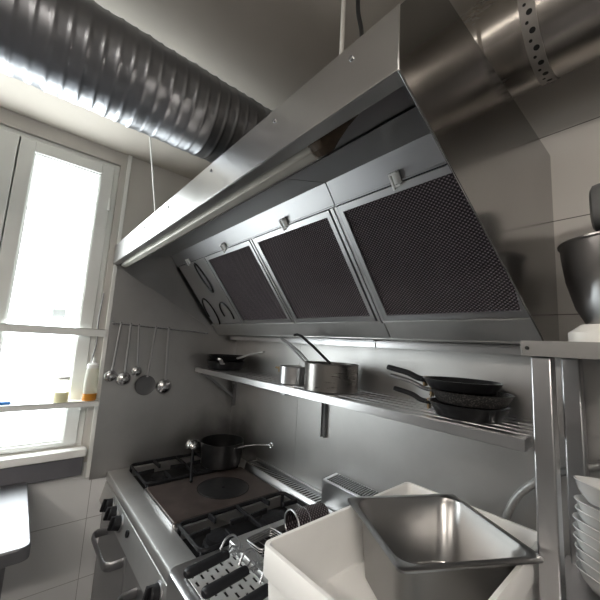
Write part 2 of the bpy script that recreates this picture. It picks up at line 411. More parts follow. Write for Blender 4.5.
# the grease filters (parts of the hood)
first = None
def filter_at(x0, x1, greasy=True):
    global first
    bm = BM(); w = .021
    fbox(bm, x0, x1, 0, w, 0, .014); fbox(bm, x0, x1, .448-w, .448, 0, .014); fbox(bm, x0, x0+w*.8, w, .448-w, 0, .014); fbox(bm, x1-w*.8, x1, w, .448-w, 0, .014)
    fr = obj('grease_filter', bm, M['alu'], hood, .002)
    bm = BM()
    loc = Matrix.Identity(4)
    vs = [bm.verts.new((u, v, 0)) for u, v in ((0, 0), (x1-x0-1.6*w+.004, 0), (x1-x0-1.6*w+.004, .448-2*w+.004), (0, .448-2*w+.004))]
    face(bm, vs)
    r = bmesh.ops.extrude_face_region(bm, geom=bm.faces[:]); bmesh.ops.translate(bm, vec=(0,0,-.006), verts=[g for g in r['geom'] if isinstance(g, bmesh.types.BMVert)])
    me = obj('filter_mesh', bm, M['mesh'], None)
    me.parent = fr
    mw = Matrix(((1, U.x, N.x, 0), (0, U.y, N.y, 0), (0, U.z, N.z, 0), (0, 0, 0, 1)))
    mw.translation = FP(x0+w*.8-.002, w-.002, .009)
    me.matrix_parent_inverse = Matrix.Identity(4); me.matrix_basis = WM[fr].inverted() @ mw
    xm = (x0+x1)/2
    bm = BM(); fbox(bm, xm-.012, xm+.012, -.028, .004, .006, .010); fbox(bm, xm-.012, xm+.012, .0, .006, .006, .022); fbox(bm, xm-.012, xm-.006, -.03, .012, .016, .024); fbox(bm, xm-.012, xm+.012, -.034, -.028, .006, .024)
    obj('clip', bm, M['white_trim'], fr, .0008)
filter_at(.466, .926); filter_at(.962, 1.430); filter_at(1.470, 1.925)
bm = BM(); fbox(bm, .05, .428, 0, .448, 0, .006); bp = obj('blanking_panel', bm, M['steel'], hood, .001)
def oval_ring(cx, cs, a, b, rot, r, t0=0, t1=2*PI):
    pts = []
    for i in range(33):
        t = t0+(t1-t0)*i/32; u, v = a*math.cos(t), b*math.sin(t)
        pts.append(FP(cx+u*math.cos(rot)-v*math.sin(rot), cs+u*math.sin(rot)+v*math.cos(rot), .007))
    bm = BM(); sweep(bm, pts, r, 8); return bm
obj('dark_ring', oval_ring(.30, .115, .03, .10, -.1, .007), M['wok_dark'], bp)  # thin dark oval outlines laid on the panel
obj('dark_ring', oval_ring(.33, .37, .055, .075, 0, .006, PI*.9, PI*2.2), M['wok_dark'], bp)
obj('dark_ring', oval_ring(.12, .36, .06, .11, .1, .006, PI*.9, PI*2.3), M['wok_dark'], bp)
bm = BM(); fbox(bm, .225, .249, -.028, .004, .006, .010); fbox(bm, .225, .231, -.03, .012, .014, .022); obj('clip', bm, M['white_trim'], bp)
# lamp housing under the front lip, with the rusty end
bm = BM(); prism(bm, [(-.842, 2.112), (-.835, 2.074), (-.812, 2.070), (-.795, 2.082), (-.790, 2.116)], 'x', .02, 1.70); box(bm, (.02, -.846, 2.112), (1.70, -.785, 2.120))
ls = obj('light_strip', bm, M['strip'], hood, .003)
bm = BM(); loft(bm, [[(x, -.818+r*math.cos(a), 2.094+r*1.0*math.sin(a)+dz) for a in [2*PI*i/9 for i in range(9)]] for x, r, dz in ((1.69, .020, 0), (1.715, .027, .002), (1.735, .024, .004), (1.75, .020, .012), (1.78, .012, .02), (1.81, .006, .024))])
obj('end_cap', bm, M['rust'], ls, .002)

# suspension rods of the hood
bm = BM(); cyl(bm, (.93, -.973, 2.414), (.297, -.751, 2.337), .0032, 10); cyl(bm, (.297, -.751, 2.3352), (.297, -.751, 2.341), .008, 12)
tag(obj('tie_wire', bm, M['rod']), 'thin pale wire tied between the fat duct and the window end of the hood', 'wire')
for (x, y, nm, mt, r, lab, top) in ((1.66, -.715, 'suspension_rod', M['rod'], .006, 'white rod rising from the hood top beside a black cable', ZC),):
    bm = BM(); cyl(bm, (x, y, 2.335), (x, y, top), r, 10); cyl(bm, (x, y, 2.335), (x, y, 2.342), r*2.4, 12)
    tag(obj(nm, bm, mt), lab, 'rod')
bm = BM(); sweep(bm, smooth_path([(1.716, -.70, 2.336), (1.712, -.70, 2.45), (1.70, -.705, 2.55), (1.705, -.70, ZC)], 8), .0055, 10)
tag(obj('cable', bm, M['cable']), 'black cable hanging behind the hood front, beside the white rod', 'cable')

# ------------------------------------------------------------------ ducts
path = [(1.0, y, 2.545) for y in [-3.35 + .004*i for i in range(701)]]
y_end = path[-1][1]
cx, cy = 1.29, y_end
for i in range(1, 111):
    a = PI - (PI/2)*i/110
    path.append((cx+.29*math.cos(a), cy+.29*math.sin(a), 2.545+.045*i/110))
xe = path[-1][0]; ye = path[-1][1]
for i in range(1, 20): path.append((xe+.012*i, ye, 2.59))
acc = 0; rads = []
for i, p in enumerate(path):
    if i: acc += (Vector(p)-Vector(path[i-1])).length
    ph = (acc % .040)/.040
    rib = .0022*math.exp(-((ph-.5)/.12)**2)
    rads.append(.149 + rib + .0008*math.sin(acc*31) + .0006*math.sin(acc*77))
bm = BM(); sweep(bm, path, rads, 56)
tag(obj('flexible_duct', bm, M['galv']), 'fat ribbed metal duct running under the ceiling above the window', 'duct')
DY, DZ, DR = ye, 2.585, .143
rd = thing('round_duct', 'smooth round metal duct under the ceiling, right of the hood', 'duct', (2.6, DY, DZ))
bm = BM(); sweep(bm, [(1.50, DY, DZ), (3.9, DY, DZ)], DR, 64); obj('pipe', bm, M['galv_warm'], rd)
bm = BM()
for x0 in (1.858,): sweep(bm, [(x0, DY, DZ), (x0+.003, DY, DZ), (x0+.012, DY, DZ), (x0+.02, DY, DZ)], [DR, DR+.008, DR+.008, DR], 64)
obj('collar', bm, M['galv_warm'], rd)
# perforated hanging strap
bm = BM(); hs = Vector((1.985, DY, DZ)); n = 88; w = .017
lo = []
ang = [-.25*PI - 0 + 1.5*PI*0 + 2*PI*i/n for i in range(n)]
for i in range(n):
    a = ang[i]; lo.append([(hs.x-w, DY+(DR+.001)*math.cos(a), DZ+(DR+.001)*math.sin(a)), (hs.x+w, DY+(DR+.001)*math.cos(a), DZ+(DR+.001)*math.sin(a)),
                           (hs.x+w, DY+(DR+.004)*math.cos(a), DZ+(DR+.004)*math.sin(a)), (hs.x-w, DY+(DR+.004)*math.cos(a), DZ+(DR+.004)*math.sin(a))])
loft(bm, lo, close=True)
st = obj('hanging_strap', bm, M['strap'])
tag(st, 'perforated metal strap looped round the smooth duct', 'strap')
bm = BM()
for i in range(44):
    a = 2*PI*i/44; ca, sa_ = math.cos(a), math.sin(a); c = Vector((hs.x + (.004 if i % 2 else -.004), DY+(DR+.0042)*ca, DZ+(DR+.0042)*sa_)); nn = Vector((0, ca, sa_)); t = Vector((0, -sa_, ca))
    rr_ = .007 if i % 2 else .004
    vs = [bm.verts.new(c + Vector((1,0,0))*rr_*math.cos(2*PI*k/10) + t*rr_*math.sin(2*PI*k/10)) for k in range(10)]; face(bm, vs)
obj('hole', bm, M['dark'], st)['kind'] = 'stuff'

# ------------------------------------------------------------------ utensil rail and ladles on the left panel
ur = thing('utensil_rail', 'thin steel hanging rail across the grey wall panel', 'rail', (.02, -.55, 1.73))
bm = BM(); cyl(bm, (.030, -.845, 1.734), (.030, -.25, 1.713), .0045, 12); obj('bar', bm, M['chrome'], ur)
for y, z in ((-.838, 1.734), (-.262, 1.713)):
    bm = BM(); cyl(bm, (.006, y, z), (.034, y, z), .008, 14); lathe(bm, [(.011, -.0), (.011, .004)], (.0, 0, 0), 14) if 0 else None
    obj('stud', bm, M['chrome'], ur)
def rail_z(y): return 1.734 + (y+.838)*(-.021/.576)
def ladle(y_top, y_bowl, z_bowl, r, depth, lab, hr=.0035, kind='ladle'):
    hr *= 1.5; r *= 1.15; depth *= 1.1
    zt = rail_z(y_top)
    t = thing(kind, lab, 'ladle' if kind == 'ladle' else 'skimmer', (.03, y_top, zt), group=None)
    xb = .036
    bm = BM()
    hook = arc((.030, y_top, zt), .009, -PI*.35, PI*1.0, 10, 'xz')[::-1]
    hook = [(.030+.009*math.cos(a), y_top, zt+.009*math.sin(a)) for a in [PI*1.25-PI*1.25*i/10 for i in range(11)]]
    d = Vector((0, y_bowl-y_top, z_bowl-zt))
    stem = [(.039, y_top+d.y*f, zt+d.z*f) for f in (.03, .3, .6, .85)]
    end = (.030 + r*.2, y_bowl, z_bowl+r*.9)
    sweep(bm, hook[:-1]+stem+[end], [hr]*(len(hook)-1)+[hr*1.1]*5, 8, rz=[hr*.7]*(len(hook)-1)+[hr*.8]*5)
    obj('handle', bm, M['steel'], t)
    bm = BM()
    if kind == 'ladle':
        # bowl hanging on its side, open towards the wall, round outside towards the room
        k = 9; prof = [(r*math.cos(i/k*PI/2), depth*math.sin(i/k*PI/2)) for i in range(k)]
        inner = [(r*.95*math.cos(i/k*PI/2), (depth-.002)*math.sin(i/k*PI/2)) for i in range(k)]
        full = [(p, q) for p, q in inner[::-1]] + prof
        n = 28
        loft(bm, [[(.012+q, y_bowl+p*math.cos(2*PI*i/n), z_bowl+p*math.sin(2*PI*i/n)) for i in range(n)] for p, q in full])
        obj('bowl', bm, M['steel_bright'], t)
    else:
        n = 32
        loft(bm, [[(x, y_bowl+p*math.cos(2*PI*i/n), z_bowl+p*math.sin(2*PI*i/n)) for i in range(n)] for p, x in ((r*.9, .018), (r, .022), (r, .0245), (r*.9, .022), (r*.5, .024))])
        obj('disc', bm, M['skimmer'], t)
    return t
ladle(-.798, -.815, 1.430, .030, .020, 'small ladle nearest the window on the rail')
ladle(-.745, -.745, 1.413, .036, .028, 'second ladle from the window on the rail, its bowl hanging lower than both neighbours')
ladle(-.700, -.678, 1.455, .027, .022, 'third ladle from the window on the rail, its bowl hanging highest of all')
ladle(-.600, -.620, 1.372, .052, .01, 'flat dark round skimmer hanging between the ladles', kind='skimmer')
ladle(-.520, -.505, 1.360, .042, .034, 'large shiny ladle at the end of the rail away from the window', hr=.0048)

# ------------------------------------------------------------------ window shelves and what stands on them
def window_shelf(z0, z1, lab, depth):
    t = thing('window_shelf', lab, 'shelf', (.05, -1.4, z0))
    bm = BM(); box(bm, (.004, -2.1, z1-.004), (depth, -.868, z1)); box(bm, (depth-.004, -2.1, z0), (depth, -.868, z1)); box(bm, (.002, -2.1, z0), (.006, -.868, z1))
    obj('rail_board', bm, M['pvc'], t, .001)
    bm = BM(); box(bm, (.001, -.869, z0-.005), (depth-.01, -.862, z1+.004)); obj('end_bracket', bm, M['pvc'], t, .001)
window_shelf(1.652, 1.692, 'upper narrow metal shelf across the window', .03)
window_shelf(1.278, 1.306, 'lower narrow metal shelf across the window, carrying the bottles', .088)
def bottle(loc, r, h, lab, fill, mat, cap):
    t = thing('squeeze_bottle', lab, 'bottle', loc)
    bm = BM(); lathe(bm, [(r*.92, 0), (r, .006), (r, h*.55), (r*.94, h*.68), (r*.82, h*.74), (r*.8, h*.745)], n=28); obj('body', bm, M['bottle'], t, local=True)
    bm = BM(); lathe(bm, [(r*.935, .0005), (r*1.012, .006), (r*1.012, fill)], n=28); obj('sauce', bm, mat, t, local=True)
    bm = BM(); prof = [(r*.9, h*.74), (r*.9, h*.82), (r*.75, h*.845)]
    prof += [(r*.28, h*.87), (r*.16, h*.99), (r*.08, h)] if cap else [(r*.5, h*.86), (r*.3, h*.87)]
    lathe(bm, prof, n=28); obj('cap', bm, M['white_trim'], t, local=True)
bottle((.052, -.912, 1.3062), .033, .232, 'tall squeeze bottle with a nozzle and orange sauce at its bottom', .038, M['orange'], True)
bottle((.052, -1.040, 1.3062), .034, .155, 'shorter cloudy squeeze bottle with pale yellow contents', .05, M['yellowoil'], False)
kn = thing('knife', 'blue handled knife lying on the lower window shelf', 'knife', (.05, -1.26, 1.3062))
bm = BM(); sweep(bm, [(.05, -1.36, 1.3145), (.05, -1.33, 1.3145), (.05, -1.27, 1.3145), (.05, -1.235, 1.3145)], [.008, .011, .010, .009], 10, rz=.008); obj('handle', bm, M['blue'], kn)
bm = BM(); prism(bm, [(.040, -1.24), (.058, -1.24), (.054, -1.16), (.047, -1.105)], 'z', 1.311, 1.3165); obj('blade', bm, M['steel_dull'], kn)
bm = BM(); sweep(bm, smooth_path([(.016, -.905, 1.9), (.018, -.912, 1.75), (.014, -.906, 1.62), (.018, -.92, 1.50)], 6), .004, 8)
tag(obj('cord', bm, M['steel_dull']), 'grey cord hanging down beside the window frame', 'cord')

# ------------------------------------------------------------------ steel table under the window
tb = thing('steel_table', 'stainless steel work table under the window', 'table', (.33, -1.7, 0))
TZ = .93
bm = BM(); loft(bm, [rr(.645, 1.5, .03, z, 5, (.3475, -1.87)) for z in (TZ-.045, TZ-.006)] + [rr(.636, 1.491, .028, TZ, 5, (.3475, -1.87))]); obj('top', bm, M['table'], tb)
bm = BM(); box(bm, (.012, -2.62, TZ-.01), (.032, -1.128, TZ+.105)); box(bm, (.012, -2.62, TZ+.101), (.047, -1.128, TZ+.105)); obj('upstand', bm, M['steel_dull'], tb, .002)
for x, y in ((.60, -1.2), (.06, -1.2), (.60, -2.55), (.06, -2.55)):
    bm = BM(); cyl(bm, (x, y, 0), (x, y, TZ-.045), .021, 20); obj('leg', bm, M['steel_dull'], tb)

# ------------------------------------------------------------------ cooking range
RX0, RX1, RF, RZ = .010, 1.046, -.768, .90
rg = thing('cooking_range', 'stainless steel gas range with a solid hotplate and open burners', 'range', (.54, -.4, 0))
bm = BM(); box(bm, (RX0, -.745, .06), (RX1, -.012, RZ-.05)); box(bm, (RX0+.02, -.70, 0), (RX1-.02, -.03, .06)); obj('body', bm, M['steel_dull'], rg, .002)
# worktop with three wells
def deck(bm, x0, x1, y0, y1, wells, z0, z1):
    xs = sorted({x0, x1, *[w[0] for w in wells], *[w[1] for w in wells]}); ys = sorted({y0, y1, *[w[2] for w in wells], *[w[3] for w in wells]})
    for xa, xb in zip(xs, xs[1:]):
        for ya, yb_ in zip(ys, ys[1:]):
            mx, my = (xa+xb)/2, (ya+yb_)/2
            if any(w[0] < mx < w[1] and w[2] < my < w[3] for w in wells): continue
            box(bm, (xa, ya, z0), (xb, yb_, z1))
wells = [(.035, .365, -.665, -.115), (.378, .782, -.672, -.115), (.795, 1.032, -.668, -.115)]
bm = BM(); prism(bm, [(RF+.004, RZ-.048), (RF, RZ-.042), (RF, RZ-.008), (RF+.004, RZ-.002), (RF+.010, RZ), (-.69, RZ), (-.69, RZ-.048)], 'x', RX0, RX1)
deck(bm, RX0, RX1, -.69, -.012, wells, RZ-.05, RZ); obj('worktop', bm, M['rail'], rg)
bm = BM()
for w in wells: box(bm, (w[0]-.003, w[2]-.003, RZ-.052), (w[1]+.003, w[3]+.003, RZ-.046))
obj('spill_tray', bm, M['black'], rg)
# hotplate
bm = BM(); loft(bm, [rr(.392, .545, .008, z, 3, (.580, -.395)) for z in (RZ-.045, RZ+.017)] + [rr(.386, .539, .006, RZ+.020, 3, (.580, -.395))])
hp = obj('hotplate', bm, M['hotplate'], rg)
bm = BM(); rect_z = [rr(.404, .557, .010, RZ-.04, 3, (.580, -.395)), rr(.404, .557, .010, RZ+.014, 3, (.580, -.395)), rr(.394, .547, .008, RZ+.014, 3, (.580, -.395)), rr(.394, .547, .008, RZ-.04, 3, (.580, -.395))]
loft(bm, rect_z, close=True); obj('hotplate_rim', bm, M['steel'], rg)
bm = BM()
lathe(bm, [(.132, RZ+.0202), (.132, RZ+.0212), (.128, RZ+.0212), (.128, RZ+.0202)], (.588, -.345, 0), 56, False, False)
lathe(bm, [(.008, RZ+.0202), (.008, RZ+.0216), (.003, RZ+.0216)], (.588, -.345, 0), 14)
obj('hotplate_ring', bm, M['iron'], hp)
bm = BM(); lathe(bm, [(.127, RZ+.0200), (.126, RZ+.0208)], (.588, -.345, 0), 56); obj('hotplate_centre', bm, M['nonstick'], hp)
# cast grates and burners
def grate(x0, x1, y0, y1, parent):
    bm = BM(); z = RZ+.022; t = .009
    cx_, cy_ = (x0+x1)/2, (y0+y1)/2
    out = rr(x1-x0-.01, y1-y0-.01, .03, z, 4, (cx_, cy_)); sweep(bm, out, .006, 6, rz=.010, closed=True)
    box(bm, (x0+.004, y0+.004, RZ-.044), (x0+.016, y0+.016, z)); box(bm, (x1-.016, y0+.004, RZ-.044), (x1-.004, y0+.016, z))
    box(bm, (x0+.004, y1-.016, RZ-.044), (x0+.016, y1-.004, z)); box(bm, (x1-.016, y1-.016, RZ-.044), (x1-.004, y1-.004, z))
    for yy0, yy1 in ((y0, cy_), (cy_, y1)):
        c = Vector((cx_, (yy0+yy1)/2, z)); hx, hy = (x1-x0)/2-.01, (yy1-yy0)/2-.008
        for dx, dy in ((1,0),(-1,0),(0,1),(0,-1)):
            p = c + Vector((dx*hx, dy*hy, 0)); q = c + Vector((dx*.045, dy*.045, .004))
            beam(bm, p, q, .010, .020)
    beam(bm, (x0+.006, cy_, z), (x1-.006, cy_, z), .011, .016)
    obj('pan_grate', bm, M['iron'], parent, .0015)
def burner(x, y, r, parent):
    bm = BM(); lathe(bm, [(r*1.25, RZ-.046), (r*1.2, RZ-.030), (r, RZ-.026), (r, RZ-.012), (r*.96, RZ-.006), (r*.5, RZ-.002), (r*.1, RZ-.001)], (x, y, 0), 36)
    obj('burner', bm, M['iron'], parent)
grate(.038, .362, -.662, -.118, rg); grate(.798, 1.029, -.665, -.118, rg)
for x, y, r in ((.20, -.53, .05), (.20, -.26, .06), (.914, -.53, .052), (.914, -.255, .055)): burner(x, y, r, rg)
# rear flue grille
bm = BM(); fz0, fz1 = RZ, RZ+.045
prism(bm, [(-.108, fz0), (-.100, fz1-.006), (-.094, fz1), (-.09, fz1), (-.09, fz0)], 'x', .40, 1.044); box(bm, (.40, -.026, fz0), (1.044, -.012, fz1+.012)); box(bm, (.40, -.09, fz0), (.412, -.026, fz1)); box(bm, (1.032, -.09, fz0), (1.044, -.026, fz1))
for i in range(30):
    x = .412 + .0212*i; box(bm, (x, -.092, fz1-.002), (x+.0075, -.024, fz1))
fl = obj('flue_grille', bm, M['steel'], rg)
bm = BM(); box(bm, (.412, -.09, fz1-.014), (1.032, -.026, fz1-.010)); obj('flue_duct', bm, M['dark'], fl)
# front: control panel, knobs, doors, handles
bm = BM(); prism(bm, [(-.745, .748), (-.788, .752), (-.766, .848), (-.745, .852)], 'x', RX0, RX1); obj('control_panel', bm, M['rail'], rg, .001)
KN = Vector((0, -.096, .022)).normalized(); KT = Vector((0, -.022, -.096)).normalized()
def disc_loops(x, z, prof, n=26):
    c = Vector((x, -.766-.022*(.848-z)/.096, z))
    return [[c + Vector((p*math.cos(2*PI*i/n), 0, 0)) + KT*p*math.sin(2*PI*i/n) + KN*q for i in range(n)] for p, q in prof]
def knob(x, z, r, big=True):
    c = Vector((x, -.766-.022*(.848-z)/.096, z))
    if big:
        bm = BM(); loft(bm, disc_loops(x, z, ((r*1.15, 0), (r*1.15, .004), (r, .006), (r*.92, .030), (r*.8, .034)))); kb = obj('knob', bm, M['plastic_black'], rg)
        bm = BM(); obox(bm, c+KN*.036, Vector((r*.25, 0, 0)), KN*.012, KT*r*.92); obj('knob_grip', bm, M['plastic_black'], kb, .003)
        bm = BM(); loft(bm, disc_loops(x, z, ((r*1.02, .0065), (r*1.13, .0045), (r*1.13, .001), (r*1.2, .001), (r*1.2, .005), (r*1.05, .007))), close=True); obj('knob_bezel', bm, M['steel_dull'], kb)
    else:
        bm = BM(); loft(bm, disc_loops(x, z, ((r, 0), (r, .006), (r*.7, .007), (r*.65, .003), (r*.3, .003)))); obj('igniter', bm, M['plastic_black'], rg)
for x, z in ((.235, .808), (.325, .806), (.425, .804), (.965, .804)): knob(x, z, .031)
knob(.55, .812, .015, False)
for x0, x1 in ((RX0+.012, .54), (.548, RX1-.006)):
    bm = BM(); box(bm, (x0, -.770, .16), (x1, -.745, .742)); dr = obj('oven_door', bm, M['steel_dull'], rg, .003)
    bm = BM(); xa = x0+.18; xb = x1-.03; z = .675
    pts = [(xa, -.766, z), (xa, -.820, z), (xa+.012, -.836, z), (xa+.03, -.842, z), (xb-.03, -.842, z), (xb-.012, -.836, z), (xb, -.820, z), (xb, -.766, z)]
    sweep(bm, pts, .0065, 12, rz=.020); obj('door_handle', bm, M['steel_dull'], dr)

# ------------------------------------------------------------------ pan and saucepan on the range
def pan_parts(t, r, h, rb, mat, wall=.0025, n=44):
    bm = BM()
    lathe(bm, [(rb*.96, 0), (rb, .004), (r-(r-rb)*.25, h*.7), (r, h-.003), (r+.003, h), (r-wall, h), (r-wall-(r-rb)*.28, h*.68), (rb-wall, wall+.004), (rb*.9, wall)], n=n)
    return obj('body', bm, mat, t, local=True)
def handle_bar(t, r, h, length, rise, mat, w=.011, th=.004, drop=.012, ring=False, plate=None, nm='handle', dip=0.):
    bm = BM()
    P = smooth_path([(r-.002, 0, h-drop), (r+.03, 0, h-drop+rise*.12+dip), (r+length*.5, 0, h-drop+rise*.6), (r+length, 0, h-drop+rise)], 6)
    k = len(P); ws = [w*(1.35 if i < 3 else (.85 + .3*(i/k))) for i in range(k)]; ws[-1] *= .7
    sweep(bm, P, ws, 12, rz=th); hd = obj(nm, bm, mat, t, local=True)
    if ring:
        e = Vector(P[-1]); bm = BM(); sweep(bm, [(e.x+.012+.012*math.cos(a), 0, e.z+.012*math.sin(a)) for a in [2*PI*i/20 for i in range(20)]], .003, 8, closed=True, up=(0,1,0)); obj('hanging_ring', bm, M['chrome'], hd, local=True)
    if plate:
        bm = BM(); obox(bm, (r+.003, 0, h-drop-.004), (.003, 0, 0), (0, .014, 0), (0, 0, .017)); pl = obj('bracket', bm, plate, hd, .001, local=True)
        bm = BM()
        for yy in (-.007, .007): lathe(bm, [(.0035, 0), (.0035, .004), (.001, .005)], (0, 0, 0), 8) if 0 else cyl(bm, (r+.004, yy, h-drop-.012), (r+.009, yy, h-drop-.012), .0035, 8)
        obj('rivet', bm, M['chrome'], hd, local=True)
    return hd
t = thing('saute_pan', 'soot-dark pan with a long steel handle on the back of the range', 'pan', (.305, -.215, RZ+.032), .12)
pan_parts(t, .128, .135, .116, M['wok_dark']); handle_bar(t, .128, .135, .29, .09, M['steel_bright'], .010, .005, .02, True)
t = thing('serving_ladle', 'black handled ladle propped against the soot-dark pan, shiny bowl uppermost', 'ladle', (.44, -.46, RZ+.022))
LB = Vector((.190, -.350, 1.026)); LE = Vector((.452, -.462, RZ+.027)); LD = (LE-LB).normalized()
bm = BM(); sweep(bm, [LB+LD*.04, LB+LD*.09, LB+LD*.16, LE], [.007, .008, .009, .008], 10); obj('handle', bm, M['plastic_black'], t)
LA = LD.cross(Vector((0, 0, 1))).normalized(); LN = LA.cross(LD).normalized()
bm = BM(); k = 8; pr = [(.046*.95*math.cos(i/k*PI/2), .036*math.sin(i/k*PI/2)) for i in range(k)][::-1] + [(.046*math.cos(i/k*PI/2), .038*math.sin(i/k*PI/2)) for i in range(k)]
sg = LN if LN.dot(Vector((1, -.6, .2))) > 0 else -LN
loft(bm, [[LB + LD*p*math.cos(2*PI*i/26) + LA*p*math.sin(2*PI*i/26) + sg*q for i in range(26)] for p, q in pr]); obj('bowl', bm, M['steel_bright'], t)

# ------------------------------------------------------------------ fryer module with its baskets
FX0, FX1 = 1.050, 1.485
fr = thing('deep_fryer', 'stainless fryer with slotted drain plate and raised back, right of the burners', 'fryer', ((FX0+FX1)/2, -.4, 0))
FZ = .935
bm = BM(); box(bm, (FX0, -.75, .05), (FX1, -.012, FZ-.05)); loft(bm, [rr(FX1-FX0, .78, .035, z, 6, ((FX0+FX1)/2, -.405)) for z in (FZ-.14, FZ-.014)] + [rr(FX1-FX0-.008, .772, .033, FZ-.004, 6, ((FX0+FX1)/2, -.405)), rr(FX1-FX0-.022, .758, .03, FZ, 6, ((FX0+FX1)/2, -.405))])
obj('body', bm, M['steel'], fr, 0)
# slotted drain plate
bm = BM(); sx0, sx1, sy0, sy1 = FX0+.075, FX1-.02, -.760, -.585
nx, ny = 8, 7
dx = (sx1-sx0)/nx; dyy = (sy1-sy0)/ny
slots = []
for j in range(ny):
    for i in range(nx-1):
        ox = sx0 + dx*(i+.5 + (.5 if j % 2 else 0)); slots.append((ox-.0125, ox+.0125, sy0+dyy*(j+.34), sy0+dyy*(j+.70)))
xs = sorted({sx0, sx1, *[s[0] for s in slots], *[s[1] for s in slots]})
ys = sorted({sy0, sy1, *[s[2] for s in slots], *[s[3] for s in slots]})
for ya, yb_ in zip(ys, ys[1:]):
    my = (ya+yb_)/2; row = [s for s in slots if s[2] < my < s[3]]
    if not row: box(bm, (sx0, ya, FZ+.006), (sx1, yb_, FZ+.009)); continue
    row.sort(); cur = sx0
    for s in row: box(bm, (cur, ya, FZ+.006), (s[0], yb_, FZ+.009)); cur = s[1]
    box(bm, (cur, ya, FZ+.006), (sx1, yb_, FZ+.009))
box(bm, (sx0, sy0, FZ), (sx0+.004, sy1, FZ+.006)); box(bm, (sx1-.004, sy0, FZ), (sx1, sy1, FZ+.006))
obj('drain_plate', bm, M['handle'], fr)
bm = BM(); box(bm, (sx0+.005, sy0+.004, FZ+.0004), (sx1-.005, sy1-.004, FZ+.0015)); obj('drain_tray', bm, M['dark'], fr)
# tank frame and dark tank well
bm = BM(); c = ((FX0+FX1)/2+.005, -.345); loft(bm, [rr(.41, .47, .012, FZ, 4, c), rr(.41, .47, .012, FZ+.022, 4, c), rr(.404, .464, .01, FZ+.026, 4, c), rr(.34, .38, .02, FZ+.026, 4, c), rr(.335, .375, .02, FZ+.001, 4, c)], cap0=False, cap1=False)
obj('tank_rim', bm, M['rail'], fr)
bm = BM(); box(bm, (c[0]-.168, c[1]-.188, FZ+.0006), (c[0]+.168, c[1]+.188, FZ+.004)); obj('tank_well', bm, M['wok_dark'], fr)
# raised back with louvres
bm = BM(); box(bm, (1.06, -.105, .9), (FX1, -.012, 1.058)); prism(bm, [(-.105, 1.058), (-.105, 1.066), (-.012, 1.076), (-.012, 1.058)], 'x', 1.06, FX1); up = obj('raised_back', bm, M['steel'], fr, .002)
bm = BM(); 
for i in range(30):
    x = 1.085 + .0130*i; obox(bm, (x, -.056, 1.0735), (.0022, 0, 0), (0, .034, .0036), (0, 0, .0025))
lv = obj('louvre', bm, M['steel_dull'], up)
bm = BM(); obox(bm, (1.275, -.056, 1.0712), (.198, 0, 0), (0, .036, .0039), (0, 0, .0008)); obj('vent_gap', bm, M['dark'], up)
# fryer baskets: wire basket, rods, black grip
def basket(loc, label):
    t = thing('fryer_basket', label, 'fryer basket', loc, .10, 'fryer baskets')
    bm = BM(); sweep(bm, [(0, -.012, 0), (0, -.008, 0), (0, .0, 0), (0, .12, .0), (0, .135, 0), (0, .138, 0)], [.010, .0155, .0175, .0165, .0155, .010], 18, rz=[.008, .012, .014, .013, .012, .008]); obj('grip', bm, M['plastic_black'], t, local=True)
    bm = BM()
    for s in (-1, 1):
        sweep(bm, smooth_path([(s*.005, .13, 0), (s*.009, .150, .004), (s*.018, .168, .004), (s*.020, .19, -.008), (s*.020, .215, -.016)], 5), .003, 8)
    sweep(bm, [(-.018, .168, .004), (.018, .168, .004)], .004, 8)
    sweep(bm, smooth_path([(-.03, .128, .002), (-.034, .15, .026), (-.030, .178, .030), (-.018, .195, .006), (-.012, .195, -.012)], 6), .0035, 8)
    for k in range(3): sweep(bm, [(.012+.007*math.cos(a), .150+k*.010+.003*a/6, .002+.009*math.sin(a)) for a in [2*PI*i/12 for i in range(13)]], .0022, 6)
    obj('wire_bracket', bm, M['steel_dull'], t, local=True)
    bm = BM()
    for k in range(4): sweep(bm, [(x, y, -.012-.009*k) for x, y, _ in rr(.084, .12, .012, 0, 3, (0, .305))], .0016 if k else .003, 6, closed=True)
    for i in range(5):
        y = .253+i*.026
        sweep(bm, [(-.041, y, -.012), (-.041, y, -.040), (.041, y, -.040), (.041, y, -.012)], .0014, 6)
    obj('wire_basket', bm, M['steel_dull'], t, local=True)
    return t
b0 = basket((1.182, -.775, FZ+.046), 'fryer basket with black handle nearest the open burners')
dup(b0, (1.284, -.765, FZ+.046), .10, 'fryer basket with black handle, second from the open burners')
dup(b0, (1.386, -.755, FZ+.046), .10, 'fryer basket with black handle closest to the white box')
# dark mesh strainer lying over the fryer rim
t = thing('mesh_strainer', 'round dark mesh strainer lying on its side on the fryer', 'strainer', (1.172, -.31, FZ+.004), math.radians(84))
R = .050
bm = BM()
n = 40
lo = [[(x, R*k*math.cos(2*PI*i/n), R+R*k*math.sin(2*PI*i/n)) for i in range(n)] for x, k in ((-.055, 1.0), (.09, .95), (.098, .86))]
loft(bm, lo, False, False); loft(bm, [[(x, R*k*math.cos(2*PI*i/n), R+R*k*math.sin(2*PI*i/n)) for i in range(n)] for x, k in ((-.055, .985), (.09, .935), (.096, .84), (.096, .01))], False, True)
obj('cup', bm, M['mesh'], t, local=True)
bm = BM(); sweep(bm, [(-.056, R*1.0*math.cos(2*PI*i/n), R+.0005+R*1.0*math.sin(2*PI*i/n)) for i in range(n)], .0035, 8, closed=True); obj('rim', bm, M['steel'], t, local=True)
bm = BM(); sweep(bm, [(-.0+.0, R*.965*math.cos(2*PI*i/n), R+R*.965*math.sin(2*PI*i/n)) for i in range(n)], .002, 8, closed=True); obj('hoop', bm, M['steel_dull'], t, local=True)

